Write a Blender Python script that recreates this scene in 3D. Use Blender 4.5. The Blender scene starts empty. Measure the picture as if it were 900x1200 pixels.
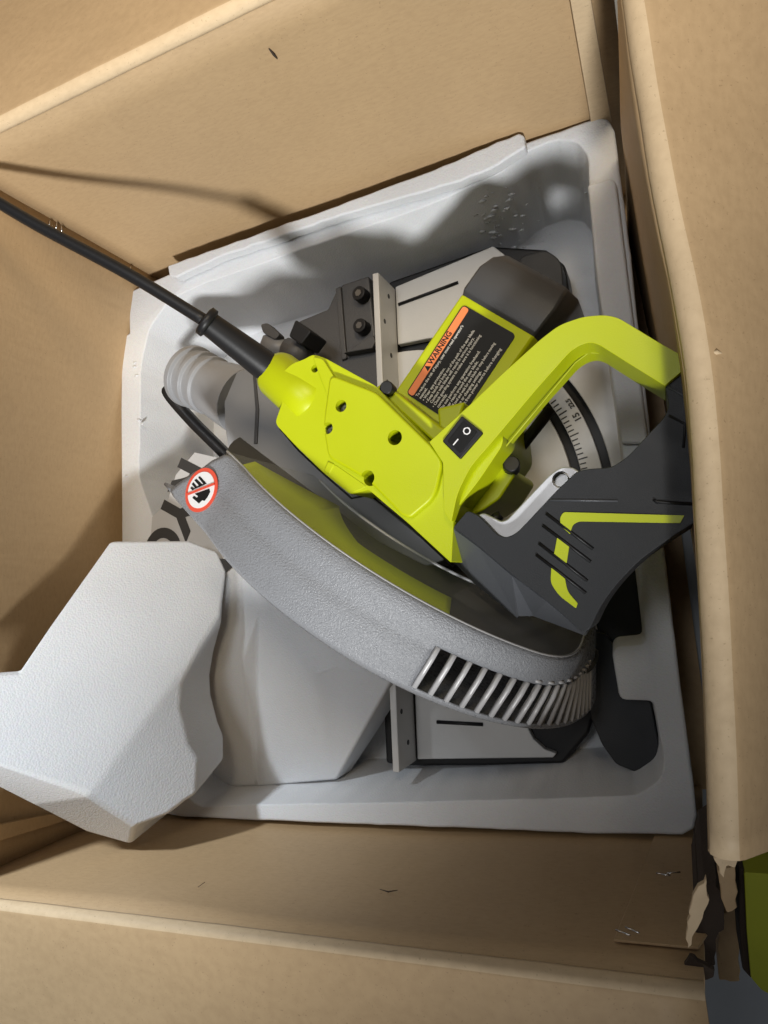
import bpy, bmesh, math, random
from mathutils import Vector, Matrix, noise
random.seed(7)
PI = math.pi
SC = bpy.context.scene
COL = SC.collection

# ------------------------------------------------------------------ camera
F_PX, CX, CY = 800.0, 450.0, 600.0            # photo 900 x 1200
CAM = Vector((0, 0, 0.65))
_d = Vector((795 - CX, 672 - CY, F_PX)).normalized()      # straight down, seen in the camera frame
_up = -_d
_X = Vector((1, 0, 0)); _X = (_X - _X.dot(_up) * _up).normalized()
_Y = _up.cross(_X)
ROT = Matrix((_X, _Y, _up))                   # (right, down, forward) -> world
cam = bpy.data.cameras.new('camera')
cam.sensor_fit = 'HORIZONTAL'; cam.sensor_width = 36; cam.lens = 36 * F_PX / 900
cam.clip_start = 0.01; cam.clip_end = 100
cam_o = bpy.data.objects.new('camera', cam); COL.objects.link(cam_o)
r_, u_, b_ = ROT @ Vector((1, 0, 0)), ROT @ Vector((0, -1, 0)), ROT @ Vector((0, 0, -1))
cam_o.matrix_world = Matrix(((r_.x, u_.x, b_.x, CAM.x), (r_.y, u_.y, b_.y, CAM.y), (r_.z, u_.z, b_.z, CAM.z), (0, 0, 0, 1)))
SC.camera = cam_o
SC.render.resolution_x = 768; SC.render.resolution_y = 1024

# ------------------------------------------------------------------ light
w = bpy.data.worlds.new('World'); SC.world = w; w.use_nodes = True
bg = w.node_tree.nodes['Background']
bg.inputs[0].default_value = (0.95, 0.96, 1.0, 1); bg.inputs[1].default_value = 0.07
def lamp(name, loc, target, energy, size, color, cone, blend):
    l = bpy.data.lights.new(name, 'SPOT'); l.energy = energy; l.color = color
    l.spot_size = math.radians(cone); l.spot_blend = blend; l.shadow_soft_size = size
    o = bpy.data.objects.new(name, l); COL.objects.link(o)
    o.location = loc; o.rotation_euler = (Vector(target) - Vector(loc)).to_track_quat('-Z', 'Y').to_euler()
    return o
lamp('front_ceiling_spot', (0.35, -1.50, 1.62), (-0.46, 0.56, 0.32), 180, .10, (0.98, 0.98, 0.97), 28.5, .55)
lamp('back_ceiling_spot', (-0.95, 0.95, 1.65), (-0.56, -0.36, 0.28), 150, .09, (0.86, 0.93, 1.0), 27, 1.0)
lamp('right_ceiling_spot', (0.35, 0.90, 1.90), (-0.34, 0.54, 0.25), 55, .22, (1.0, 0.82, 0.58), 42, .8)
lamp('overhead_fill_spot', (-0.40, 0.45, 2.30), (-0.30, 0.20, 0.1), 48, .35, (0.97, 0.98, 1.0), 24, .9)  # added soft fill light to brighten the tray interior
SC.view_settings.view_transform = 'Standard'; SC.view_settings.look = 'None'
SC.view_settings.exposure = 0.42; SC.view_settings.gamma = 1.0
SC.render.engine = 'CYCLES'

# ------------------------------------------------------------------ helpers
def ray(px, py): return ROT @ Vector((px - CX, py - CY, F_PX))
def at(px, py, z):
    r = ray(px, py); return CAM + r * ((z - CAM.z) / r.z)
def on_plane(px, py, p0, n):
    r = ray(px, py); return CAM + r * ((p0 - CAM).dot(n) / r.dot(n))
def lerp(a, b, t): return a + (b - a) * t

def thing(name, label, cat, loc=(0, 0, 0), group=None):
    o = bpy.data.objects.new(name, None); COL.objects.link(o); o.location = loc; o.empty_display_size = 0.02
    o['label'] = label; o['category'] = cat
    if group: o['group'] = group
    return o
def tag(o, label, cat, group=None):
    o['label'] = label; o['category'] = cat
    if group: o['group'] = group
    return o
def adopt(o, parent):
    o.parent = parent
    if parent is not None and parent.type == 'EMPTY':
        o.matrix_parent_inverse = Matrix.Translation(-parent.location)
def link(name, me, m, parent=None, smooth=False):
    o = bpy.data.objects.new(name, me); COL.objects.link(o)
    if m: me.materials.append(m)
    if smooth:
        for p in me.polygons: p.use_smooth = True
    if parent: adopt(o, parent)
    return o
def from_bm(name, bm, m, parent=None, smooth=False):
    bmesh.ops.recalc_face_normals(bm, faces=bm.faces)
    me = bpy.data.meshes.new(name); bm.to_mesh(me); bm.free()
    return link(name, me, m, parent, smooth)
def bake(o):
    """apply modifiers to the mesh"""
    dg = bpy.context.evaluated_depsgraph_get()
    me = bpy.data.meshes.new_from_object(o.evaluated_get(dg))
    o.modifiers.clear(); o.data = me
def bevel(o, width, seg=3, angle=35):
    b = o.modifiers.new('bevel', 'BEVEL'); b.width = width; b.segments = seg
    b.limit_method = 'ANGLE'; b.angle_limit = math.radians(angle); b.harden_normals = True
    for p in o.data.polygons: p.use_smooth = True
def loft(name, rings, m, parent=None, caps=(True, True), closed=True, bev=0, seg=3, smooth=False):
    bm = bmesh.new()
    vs = [[bm.verts.new(p) for p in r] for r in rings]
    n = len(rings[0])
    for a, b in zip(vs, vs[1:]):
        for i in range(n if closed else n - 1):
            j = (i + 1) % n
            bm.faces.new((a[i], a[j], b[j], b[i]))
    if closed and caps[0]: bm.faces.new(vs[0])
    if closed and caps[1]: bm.faces.new(list(reversed(vs[-1])))
    o = from_bm(name, bm, m, parent, smooth)
    if bev: bevel(o, bev, seg)
    return o
def prism(name, pts, ztop, depth, m, parent=None, bev=0.002, seg=3, shrink=1.0):
    """outline seen in the photo at its own height, extruded straight down"""
    zt = ztop if isinstance(ztop, (list, tuple)) else [ztop] * len(pts)
    top = [at(p[0], p[1], z) for p, z in zip(pts, zt)]
    c = sum(top, Vector()) / len(top)
    bot = [Vector((c.x + (p.x - c.x) * shrink, c.y + (p.y - c.y) * shrink, p.z - depth)) for p in top]
    return loft(name, [top, bot], m, parent, bev=bev, seg=seg)
def prism_w(name, pts, ztop, depth, m, parent=None, bev=0.002, seg=3):
    top = [Vector((p[0], p[1], ztop)) for p in pts]
    return loft(name, [top, [p - Vector((0, 0, depth)) for p in top]], m, parent, bev=bev, seg=seg)
def round_poly(pts, r=6, n=4, only=None):
    """round the corners of a pixel outline"""
    out = []; N = len(pts)
    for i, p in enumerate(pts):
        a, b, c = Vector(pts[i - 1]), Vector(p), Vector(pts[(i + 1) % N])
        rr = r[i] if isinstance(r, (list, tuple)) else r
        d1, d2 = (a - b), (c - b)
        rr = min(rr, d1.length * .45, d2.length * .45)
        if rr < .5: out.append(tuple(b)); continue
        p1, p2 = b + d1.normalized() * rr, b + d2.normalized() * rr
        for k in range(n + 1):
            t = k / n
            out.append(tuple((1 - t) ** 2 * p1 + 2 * t * (1 - t) * b + t * t * p2))
    return out
def rag(pts, step=11, amp=1.1, seed=0):
    rnd = random.Random(seed); out = []
    for i, p in enumerate(pts):
        q = pts[(i + 1) % len(pts)]; L = math.hypot(q[0] - p[0], q[1] - p[1]); n = max(1, int(L / step))
        for k in range(n):
            t = k / n; a = amp if k else amp * .3
            out.append((p[0] + (q[0] - p[0]) * t + rnd.uniform(-a, a), p[1] + (q[1] - p[1]) * t + rnd.uniform(-a, a)))
    return out
def catmull(P, n=8):
    P = [Vector(p) for p in P]; out = []
    Q = [P[0] * 2 - P[1]] + P + [P[-1] * 2 - P[-2]]
    for i in range(1, len(Q) - 2):
        a, b, c, d = Q[i - 1:i + 3]
        for k in range(n):
            t = k / n
            out.append(.5 * ((2 * b) + (c - a) * t + (2 * a - 5 * b + 4 * c - d) * t * t + (3 * b - a - 3 * c + d) * t ** 3))
    out.append(P[-1]); return out
def tube(name, path, radii, m, parent=None, sides=20, caps=True):
    if not isinstance(radii, (list, tuple)): radii = [radii] * len(path)
    rings = []; prev = None
    for i, p in enumerate(path):
        t = (path[min(i + 1, len(path) - 1)] - path[max(i - 1, 0)])
        if t.length < 1e-9: t = tprev
        t.normalize(); tprev = t
        s = t.cross(Vector((0, 0, 1)) if abs(t.z) < .95 else Vector((1, 0, 0))).normalized() if prev is None else (prev - prev.dot(t) * t).normalized()
        prev = s; u = t.cross(s)
        rings.append([p + (s * math.cos(a) + u * math.sin(a)) * radii[i] for a in [2 * PI * k / sides for k in range(sides)]])
    o = loft(name, rings, m, parent, caps=(caps, caps), smooth=True)
    return o
def cyl(name, p, axis, r, h, m, parent=None, sides=24, bev=0.0):
    axis = Vector(axis).normalized()
    s = axis.orthogonal().normalized(); u = axis.cross(s)
    ring = lambda q, rr: [q + (s * math.cos(a) + u * math.sin(a)) * rr for a in [2 * PI * k / sides for k in range(sides)]]
    o = loft(name, [ring(p, r), ring(p + axis * h, r)], m, parent)
    if bev: bevel(o, bev, 2)
    return o
def cut(o, cutters):
    for c in cutters:
        b = o.modifiers.new('cut', 'BOOLEAN'); b.object = c; b.operation = 'DIFFERENCE'; b.solver = 'EXACT'
    bpy.context.view_layer.update()
    bake(o)
    for c in cutters: bpy.data.objects.remove(c)
_font = {}
def text_mesh(name, s, size, origin, xdir, up, m, parent, align='LEFT', depth=0.0, scale_x=1.0, bold=0.0):
    cu = bpy.data.curves.new(name, 'FONT'); cu.body = s; cu.size = size; cu.resolution_u = 8 if size > .02 else 2
    cu.align_x = align; cu.extrude = depth; cu.offset = bold
    o = bpy.data.objects.new(name, cu); COL.objects.link(o)
    bpy.context.view_layer.update()
    dg = bpy.context.evaluated_depsgraph_get()
    me = bpy.data.meshes.new_from_object(o.evaluated_get(dg))
    bpy.data.objects.remove(o); bpy.data.curves.remove(cu)
    xd = Vector(xdir).normalized(); n = Vector(up).normalized(); yd = n.cross(xd).normalized()
    M = Matrix(((xd.x * scale_x, yd.x, n.x, origin.x), (xd.y * scale_x, yd.y, n.y, origin.y), (xd.z * scale_x, yd.z, n.z, origin.z), (0, 0, 0, 1)))
    me.transform(M); me.materials.clear()
    return link(name, me, m, parent)

# ------------------------------------------------------------------ materials
def mat(name, col, rough=.5, metal=0.0, bump=0.0, bscale=400, var=0.0, vscale=30, spec=.5, coat=0.0, trans=0.0, detail=4):
    m = bpy.data.materials.new(name); m.use_nodes = True
    nt = m.node_tree; b = nt.nodes['Principled BSDF']
    b.inputs['Base Color'].default_value = (*col, 1); b.inputs['Roughness'].default_value = rough
    b.inputs['Metallic'].default_value = metal; b.inputs['Specular IOR Level'].default_value = spec
    b.inputs['Coat Weight'].default_value = coat; b.inputs['Transmission Weight'].default_value = trans
    tc = nt.nodes.new('ShaderNodeTexCoord')
    if var:
        n = nt.nodes.new('ShaderNodeTexNoise'); n.inputs['Scale'].default_value = vscale; n.inputs['Detail'].default_value = 5
        nt.links.new(tc.outputs['Object'], n.inputs['Vector'])
        mx = nt.nodes.new('ShaderNodeMix'); mx.data_type = 'RGBA'
        mx.inputs[6].default_value = (*[c * (1 - var) for c in col], 1); mx.inputs[7].default_value = (*[min(1, c * (1 + var)) for c in col], 1)
        nt.links.new(n.outputs[0], mx.inputs[0]); nt.links.new(mx.outputs[2], b.inputs['Base Color'])
        ra = nt.nodes.new('ShaderNodeMapRange'); ra.inputs[1].default_value = .3; ra.inputs[2].default_value = .7
        ra.inputs[3].default_value = rough * .85; ra.inputs[4].default_value = min(1, rough * 1.2)
        nt.links.new(n.outputs[0], ra.inputs[0]); nt.links.new(ra.outputs[0], b.inputs['Roughness'])
    if bump:
        n2 = nt.nodes.new('ShaderNodeTexNoise'); n2.inputs['Scale'].default_value = bscale; n2.inputs['Detail'].default_value = detail
        nt.links.new(tc.outputs['Object'], n2.inputs['Vector'])
        bu = nt.nodes.new('ShaderNodeBump'); bu.inputs['Strength'].default_value = bump; bu.inputs['Distance'].default_value = 0.001
        nt.links.new(n2.outputs[0], bu.inputs['Height']); nt.links.new(bu.outputs[0], b.inputs['Normal'])
    return m
def cardboard(name, col):
    m = bpy.data.materials.new(name); m.use_nodes = True; nt = m.node_tree; b = nt.nodes['Principled BSDF']
    b.inputs['Roughness'].default_value = .58; b.inputs['Specular IOR Level'].default_value = .4
    tc = nt.nodes.new('ShaderNodeTexCoord')
    def nz(scale, detail=4, sx=(1, 1, 1)):
        mp = nt.nodes.new('ShaderNodeMapping'); mp.inputs['Scale'].default_value = sx
        nt.links.new(tc.outputs['Object'], mp.inputs[0])
        n = nt.nodes.new('ShaderNodeTexNoise'); n.inputs['Scale'].default_value = scale; n.inputs['Detail'].default_value = detail
        nt.links.new(mp.outputs[0], n.inputs['Vector']); return n
    big = nz(7, 3); fine = nz(420, 4, (.4, .4, 1.2)); spk = nz(700, 2); flu = nz(14, 2, (6, 6, .6))
    mx = nt.nodes.new('ShaderNodeMix'); mx.data_type = 'RGBA'
    mx.inputs[6].default_value = (*[c * .86 for c in col], 1); mx.inputs[7].default_value = (*[c * 1.12 for c in col], 1)
    nt.links.new(big.outputs[0], mx.inputs[0])
    m2 = nt.nodes.new('ShaderNodeMix'); m2.data_type = 'RGBA'; m2.blend_type = 'MULTIPLY'; m2.inputs[0].default_value = .20
    rp = nt.nodes.new('ShaderNodeValToRGB'); rp.color_ramp.elements[0].position = .3; rp.color_ramp.elements[0].color = (.6, .55, .5, 1)
    rp.color_ramp.elements[1].position = .62; rp.color_ramp.elements[1].color = (1, 1, 1, 1)
    nt.links.new(fine.outputs[0], rp.inputs[0]); nt.links.new(mx.outputs[2], m2.inputs[6]); nt.links.new(rp.outputs[0], m2.inputs[7])
    m3 = nt.nodes.new('ShaderNodeMix'); m3.data_type = 'RGBA'; m3.blend_type = 'MULTIPLY'; m3.inputs[0].default_value = .35
    rs = nt.nodes.new('ShaderNodeValToRGB'); rs.color_ramp.elements[0].position = .25; rs.color_ramp.elements[0].color = (.25, .18, .12, 1)
    rs.color_ramp.elements[1].position = .34; rs.color_ramp.elements[1].color = (1, 1, 1, 1)
    nt.links.new(spk.outputs[0], rs.inputs[0]); nt.links.new(m2.outputs[2], m3.inputs[6]); nt.links.new(rs.outputs[0], m3.inputs[7])
    nt.links.new(m3.outputs[2], b.inputs['Base Color'])
    ad = nt.nodes.new('ShaderNodeMath'); ad.operation = 'MULTIPLY_ADD'; ad.inputs[1].default_value = .16
    nt.links.new(fine.outputs[0], ad.inputs[0]); nt.links.new(flu.outputs[0], ad.inputs[2])
    wv = nt.nodes.new('ShaderNodeTexWave'); wv.wave_type = 'BANDS'; wv.bands_direction = 'DIAGONAL'
    wv.inputs['Scale'].default_value = 42; wv.inputs['Distortion'].default_value = 1.2; wv.inputs['Detail'].default_value = 2; wv.inputs['Detail Scale'].default_value = .6
    mpw = nt.nodes.new('ShaderNodeMapping'); mpw.inputs['Scale'].default_value = (1, 1, 0)
    nt.links.new(tc.outputs['Object'], mpw.inputs[0]); nt.links.new(mpw.outputs[0], wv.inputs['Vector'])
    a2 = nt.nodes.new('ShaderNodeMath'); a2.operation = 'MULTIPLY_ADD'; a2.inputs[1].default_value = .07
    nt.links.new(wv.outputs[1], a2.inputs[0]); nt.links.new(ad.outputs[0], a2.inputs[2])
    bu = nt.nodes.new('ShaderNodeBump'); bu.inputs['Strength'].default_value = .35; bu.inputs['Distance'].default_value = .0012
    nt.links.new(a2.outputs[0], bu.inputs['Height']); nt.links.new(bu.outputs[0], b.inputs['Normal'])
    return m
def foam_mat(name, col, strength=.5):
    m = bpy.data.materials.new(name); m.use_nodes = True; nt = m.node_tree; b = nt.nodes['Principled BSDF']
    b.inputs['Roughness'].default_value = .55; b.inputs['Specular IOR Level'].default_value = .35
    b.inputs['Subsurface Weight'].default_value = .15; b.inputs['Subsurface Radius'].default_value = (.004, .004, .004)
    tc = nt.nodes.new('ShaderNodeTexCoord')
    v = nt.nodes.new('ShaderNodeTexVoronoi'); v.inputs['Scale'].default_value = 640; v.inputs['Randomness'].default_value = .9
    nt.links.new(tc.outputs['Object'], v.inputs['Vector'])
    n = nt.nodes.new('ShaderNodeTexNoise'); n.inputs['Scale'].default_value = 11; n.inputs['Detail'].default_value = 6
    nt.links.new(tc.outputs['Object'], n.inputs['Vector'])
    mx = nt.nodes.new('ShaderNodeMix'); mx.data_type = 'RGBA'
    mx.inputs[6].default_value = (*[c * .88 for c in col], 1); mx.inputs[7].default_value = (*[min(.95, c * 1.1) for c in col], 1)
    nt.links.new(n.outputs[0], mx.inputs[0])
    m2 = nt.nodes.new('ShaderNodeMix'); m2.data_type = 'RGBA'; m2.blend_type = 'MULTIPLY'; m2.inputs[0].default_value = .04
    nt.links.new(mx.outputs[2], m2.inputs[6]); nt.links.new(v.outputs['Color'], m2.inputs[7])
    nt.links.new(m2.outputs[2], b.inputs['Base Color'])
    ad = nt.nodes.new('ShaderNodeMath'); ad.operation = 'MULTIPLY_ADD'; ad.inputs[1].default_value = -1.0
    n3 = nt.nodes.new('ShaderNodeTexNoise'); n3.inputs['Scale'].default_value = 35; n3.inputs['Detail'].default_value = 3
    nt.links.new(tc.outputs['Object'], n3.inputs['Vector'])
    q3 = nt.nodes.new('ShaderNodeMath'); q3.operation = 'MULTIPLY'; q3.inputs[1].default_value = .8; nt.links.new(n3.outputs[0], q3.inputs[0])
    nt.links.new(v.outputs['Distance'], ad.inputs[0]); nt.links.new(q3.outputs[0], ad.inputs[2])
    bu = nt.nodes.new('ShaderNodeBump'); bu.inputs['Strength'].default_value = strength; bu.inputs['Distance'].default_value = .0006
    nt.links.new(ad.outputs[0], bu.inputs['Height']); nt.links.new(bu.outputs[0], b.inputs['Normal'])
    return m
def clear_mat(name, tint=(.86, .87, .88), refl=.06):
    m = bpy.data.materials.new(name); m.use_nodes = True; nt = m.node_tree
    nt.nodes.remove(nt.nodes['Principled BSDF']); out = nt.nodes['Material Output']
    t = nt.nodes.new('ShaderNodeBsdfTransparent'); t.inputs[0].default_value = (*tint, 1)
    g = nt.nodes.new('ShaderNodeBsdfGlossy'); g.inputs['Roughness'].default_value = .07
    f = nt.nodes.new('ShaderNodeLayerWeight')
    pw = nt.nodes.new('ShaderNodeMath'); pw.operation = 'POWER'; pw.inputs[1].default_value = 4.0; nt.links.new(f.outputs['Facing'], pw.inputs[0])
    d = nt.nodes.new('ShaderNodeBsdfDiffuse'); d.inputs[0].default_value = (.6, .6, .62, 1)
    a = nt.nodes.new('ShaderNodeMixShader'); c = nt.nodes.new('ShaderNodeMixShader'); c.inputs[0].default_value = refl
    mm = nt.nodes.new('ShaderNodeMath'); mm.operation = 'MULTIPLY'; mm.inputs[1].default_value = .22; nt.links.new(pw.outputs[0], mm.inputs[0]); nt.links.new(mm.outputs[0], a.inputs[0]); nt.links.new(t.outputs[0], a.inputs[1]); nt.links.new(g.outputs[0], a.inputs[2])
    nt.links.new(a.outputs[0], c.inputs[1]); nt.links.new(d.outputs[0], c.inputs[2]); nt.links.new(c.outputs[0], out.inputs[0])
    return m

M = dict(
    card=cardboard('kraft_cardboard', (.50, .35, .195)),
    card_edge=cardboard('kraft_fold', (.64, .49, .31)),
    foam=foam_mat('white_foam', (.63, .645, .665), .34),
    lime=mat('lime_plastic', (.46, .525, .004), .36, spec=.35, bump=.10, bscale=1300, var=.06, vscale=25),
    lime_b=mat('shade_brightened_lime', (.66, .74, .012), .4),  # the lime plastic with a brighter colour to offset shade inside the guard
    lime_d=mat('lime_painted_panel', (.42, .46, .02), .5, bump=.2, bscale=200, var=.2),
    dark=mat('charcoal_plastic', (.024, .026, .029), .50, spec=.35, bump=.22, bscale=1500, var=.15, vscale=60),
    cap=mat('grey_motor_plastic', (.040, .040, .041), .40, bump=.12, bscale=1400, var=.1),
    skirt=mat('satin_graphite_plastic', (.085, .09, .10), .34, bump=.3, bscale=1300),
    black=mat('black_rubber', (.010, .010, .011), .45, spec=.35, bump=.05),
    castdk=mat('dark_cast_metal', (.07, .07, .072), .5, metal=.2, bump=.3, bscale=800, var=.15),
    grey=mat('grey_cast_plastic', (.165, .168, .175), .45, bump=.12, bscale=900, var=.06),
    castgrey=mat('grey_cast_arm', (.26, .265, .275), .42, bump=.15, bscale=900, var=.06),
    sheet=mat('pale_grey_sheet', (.46, .46, .46), .5),
    alu=mat('brushed_aluminium', (.60, .60, .59), .5, metal=.15, bump=.12, bscale=700, var=.06, vscale=80),
    silver=mat('silver_lever', (.56, .57, .60), .38, metal=.3, bump=.05, var=.04),
    steel=mat('blade_steel', (.22, .22, .22), .35, metal=.9),
    frost=mat('frosted_guard_plastic', (.25, .26, .28), .28, bump=.75, bscale=950, var=.10, vscale=420, detail=4),
    clear=clear_mat('clear_guard_plastic', (.95, .955, .96), .16),
    bar=mat('guard_bar_plastic', (.62, .62, .63), .25, trans=.25),
    orange=mat('label_orange', (.80, .22, .06), .45),
    ink=mat('label_black', (.010, .010, .010), .55, spec=.25),
    white=mat('label_white', (.78, .78, .78), .5),
    print=mat('label_print', (.62, .60, .55), .5),
    red=mat('sticker_red', (.72, .09, .05), .4),
    floor=mat('concrete_floor', (.42, .46, .50), .7, bump=.3, bscale=120, var=.18, vscale=25),
    void=mat('dark_hole_and_tears', (.05, .035, .025), .9, bump=.4, bscale=300),
    tick=mat('scale_ink', (.03, .03, .03), .5),
    innard=mat('matte_dark_backing', (.09, .09, .085), .8, spec=.2),
    staple=mat('staple_steel', (.7, .7, .7), .25, metal=1),
)

# ------------------------------------------------------------------ setting
bm = bmesh.new(); bmesh.ops.create_grid(bm, x_segments=8, y_segments=8, size=4)
for v in bm.verts: v.co.z = -0.012
fl = from_bm('floor', bm, M['floor']); fl['kind'] = 'structure'

# ------------------------------------------------------------------ cardboard box
box = thing('cardboard_box', 'large open brown corrugated cardboard box with flaps folded outward', 'box', (-.24, .06, 0))
def wob(p, k=1.0): return noise.noise(p * 9) * .0022 * k + noise.noise(p * 30) * .0006 * k
def wall_and_flap(stations, rim_r, flap_len, slope, nz=14, bow=.0, name_w='wall', name_f='flap', drop=None, jag=0.0):
    """stations: (foot xy, rim xy, rim z, outward dir). The wall rises to the rim, the flap rolls over the fold and runs outward."""
    wr, fr = [], []
    n = len(stations)
    for i, (ft, rm, rz, od) in enumerate(stations):
        t = i / (n - 1); od = Vector((od[0], od[1], 0)).normalized()
        a, b = Vector((ft[0], ft[1], 0.0)), Vector((rm[0], rm[1], rz - rim_r))
        col = []
        for k in range(nz + 1):
            s = k / nz; p = a.lerp(b, s)
            bo = bow * math.sin(PI * t) * math.sin(PI * min(1, s * 1.0)) + wob(p) * (1 if k < nz else 0)
            col.append(p + od * bo)
        wr.append(col)
        flap_slope = slope(t) if callable(slope) else slope
        c = b + od * rim_r; fc = []
        R_ = rim_r * (1 + .12 * noise.noise(b * 25))
        for k in range(7):
            ang = PI - (PI / 2 + flap_slope) * k / 6
            fc.append(c + od * math.cos(ang) * R_ + Vector((0, 0, math.sin(ang) * R_)))
        e = fc[-1]; dr = (od * math.cos(flap_slope) + Vector((0, 0, -math.sin(flap_slope))))
        L = flap_len(t) if callable(flap_len) else flap_len
        for k in range(1, 15):
            q = e + dr * (L * k / 14) + Vector((0, 0, -.05 * (L * k / 14) ** 2)); q.z += wob(q, 1.4) * min(1, k / 3)
            fc.append(q)
        fr.append(fc)
    wo = loft(name_w, wr, M['card'], box, closed=False, smooth=True)
    fo = loft(name_f, fr, M['card'], box, closed=False, smooth=True)
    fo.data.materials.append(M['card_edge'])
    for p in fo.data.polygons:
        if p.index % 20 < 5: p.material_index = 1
    for o, off in ((wo, 1), (fo, 1)):
        s = o.modifiers.new('thickness', 'SOLIDIFY'); s.thickness = .005; s.offset = 0
    return wo, fo
def stations(f0, f1, r0, r1, z0, z1, od, n=24):
    out = []
    for i in range(n + 1):
        t = i / n
        out.append(((lerp(f0[0], f1[0], t), lerp(f0[1], f1[1], t)), (lerp(r0[0], r1[0], t), lerp(r0[1], r1[1], t)), lerp(z0, z1, t), od))
    return out
TL, TR, BR, BL = (-.503, .316), (-.024, .356), (.022, -.180), (-.503, -.233)
# back wall (top of the photo)
bw, bf = wall_and_flap(stations(TL, TR, TL, TR, .332, .336, (-.08, 1)), .0045, .22, math.radians(14), bow=.004)
# left wall
lw, lf = wall_and_flap(stations(BL, TL, BL, TL, .325, .332, (-1, 0)), .0045, .2, math.radians(20), bow=.024)
# front wall (bottom of the photo)
fw, ff = wall_and_flap(stations(BL, (.012, -.181), BL, (.004, -.181), .303, .306, (.1, -1)), .0035, .2, math.radians(8), bow=.004)
# right wall: the rim leans in along the middle and sags
rim_px = [(722, -90), (736, 0), (752, 110), (772, 230), (792, 330), (808, 430), (816, 520), (820, 600), (826, 700), (831, 800), (835, 900), (838, 1005)]
st = []
RZ = .322
for q in catmull([Vector((p[0], p[1], 0)) for p in rim_px], 4):
    r = at(q.x, q.y, RZ); t = (r.y - .356) / (-.18 - .356)
    st.append(((lerp(-.036, .046, t), r.y), (r.x, r.y), RZ + .003 * noise.noise(Vector((0, r.y * 14, 0))), (1, .06)))
rw, rf = wall_and_flap(st, .0055, .28, lambda t: math.radians(lerp(24, 52, min(1, t * 1.7))), bow=0)
rw['label'] = 'right box wall leaning into the gap beside the tray'; 

# box bottom
prism_w('box_bottom', [TL, TR, BR, BL], -.001, .006, M['card'], box, bev=0)
# overlapping glued panel and corner strip on the walls (thin boards with an edge)
def on_wall(px, py, a, b):
    a3, b3 = Vector((*a, 0)), Vector((*b, 0)); n = (b3 - a3).cross(Vector((0, 0, 1))).normalized()
    return on_plane(px, py, a3, n), n
def board(name, pxs, a, b, thick, m, off=.0005):
    P = [on_wall(x, y, a, b) for x, y in pxs]; n = P[0][1]
    if n.dot(CAM - P[0][0]) < 0: n = -n
    inn = [p + n * off for p, _ in P]; out = [p + n * (off + thick) for p, _ in P]
    return loft(name, [out, inn], m, box, bev=.0006, seg=1)
board('glued_panel', [(772, 975), (850, 975), (840, 1090), (820, 1122), (720, 1112), (741, 1060)], BL, (.012, -.181), .0016, M['card'], .003)
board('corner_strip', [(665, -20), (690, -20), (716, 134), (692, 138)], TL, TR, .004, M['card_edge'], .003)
board('corner_strip', [(-10, 965), (-10, 985), (90, 955), (100, 945), (40, 955)], BL, TL, .003, M['card'], .004)

# ------------------------------------------------------------------ foam tray
tray = thing('foam_tray', 'grey-white moulded foam tray cradling the saw at the bottom of the box', 'foam packaging', (-.24, .06, 0))
ZR = .13
bl_corner = (-.494, -.222)
outer_px = [(150, 342), (197, 321), (300, 284), (420, 242), (612, 168), (702, 136), (713, 139), (720, 152), (734, 255), (768, 560), (800, 820),
            (817, 955), (814, 972), (800, 979), (700, 978), (560, 972), (400, 966), (215, 958)]
outer = [at(x, y, ZR) for k in range(len(outer_px) - 1) for x, y in rag([outer_px[k], outer_px[k + 1]], 14, .45, k)[:max(1, int(math.dist(outer_px[k], outer_px[k + 1]) / 14))]] + [at(*outer_px[-1], ZR)] + [Vector((*bl_corner, ZR))] + [at(x, y, ZR) for x, y in [(143, 800), (142, 630), (141, 480), (142, 395), (151, 390)]]
def scaled(P, k, z):
    c = sum(P, Vector()) / len(P)
    return [Vector((c.x + (p.x - c.x) * k, c.y + (p.y - c.y) * k, z)) for p in P]
ts = loft('tray_body', [outer, scaled(outer, .985, .004)], M['foam'], tray, bev=.0025, seg=3)
bake(ts)
cav_px = [(166, 430), (176, 385), (200, 352), (240, 333), (400, 278), (500, 243), (585, 205), (615, 180), (650, 166), (676, 168), (688, 185), (692, 260), (703, 340), (722, 480),
          (746, 670), (756, 754), (722, 757), (716, 764), (725, 819), (764, 820), (777, 890), (772, 912), (745, 930), (640, 934), (480, 938), (300, 941), (235, 944), (214, 925), (192, 640), (174, 588), (164, 560)]
cav = [at(x, y, ZR + .02) for x, y in cav_px]
cav = [at(x, y, ZR) for x, y in rag(round_poly(cav_px, 8, 3), 16, .5, 5)]
c0 = sum(cav, Vector()) / len(cav)
cut_o = loft('cavity', [[Vector((c0.x + (p.x - c0.x) * 1.015, c0.y + (p.y - c0.y) * 1.015, ZR + .02)) for p in cav], scaled(cav, .955, .03)], None)
cut(ts, [cut_o])
bevel(ts, .0014, 2, 40)
# raised lip along the back edge, ragged on its inner side
lip = [(196, 311), (300, 274), (420, 231), (520, 193), (608, 155), (614, 158), (616, 172), (585, 192), (540, 212), (480, 229), (400, 252), (320, 280), (262, 299), (206, 325), (198, 323)]
lo = prism('rim_lip', rag(lip, 12, .7, 3), ZR + .012, .0115, M['foam'], tray, bev=.002)
prism('rim_lip', [(688, 216), (716, 208), (722, 212), (760, 520), (728, 520), (700, 330), (690, 230)], ZR + .006, .0055, M['foam'], tray, bev=.003)
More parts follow.
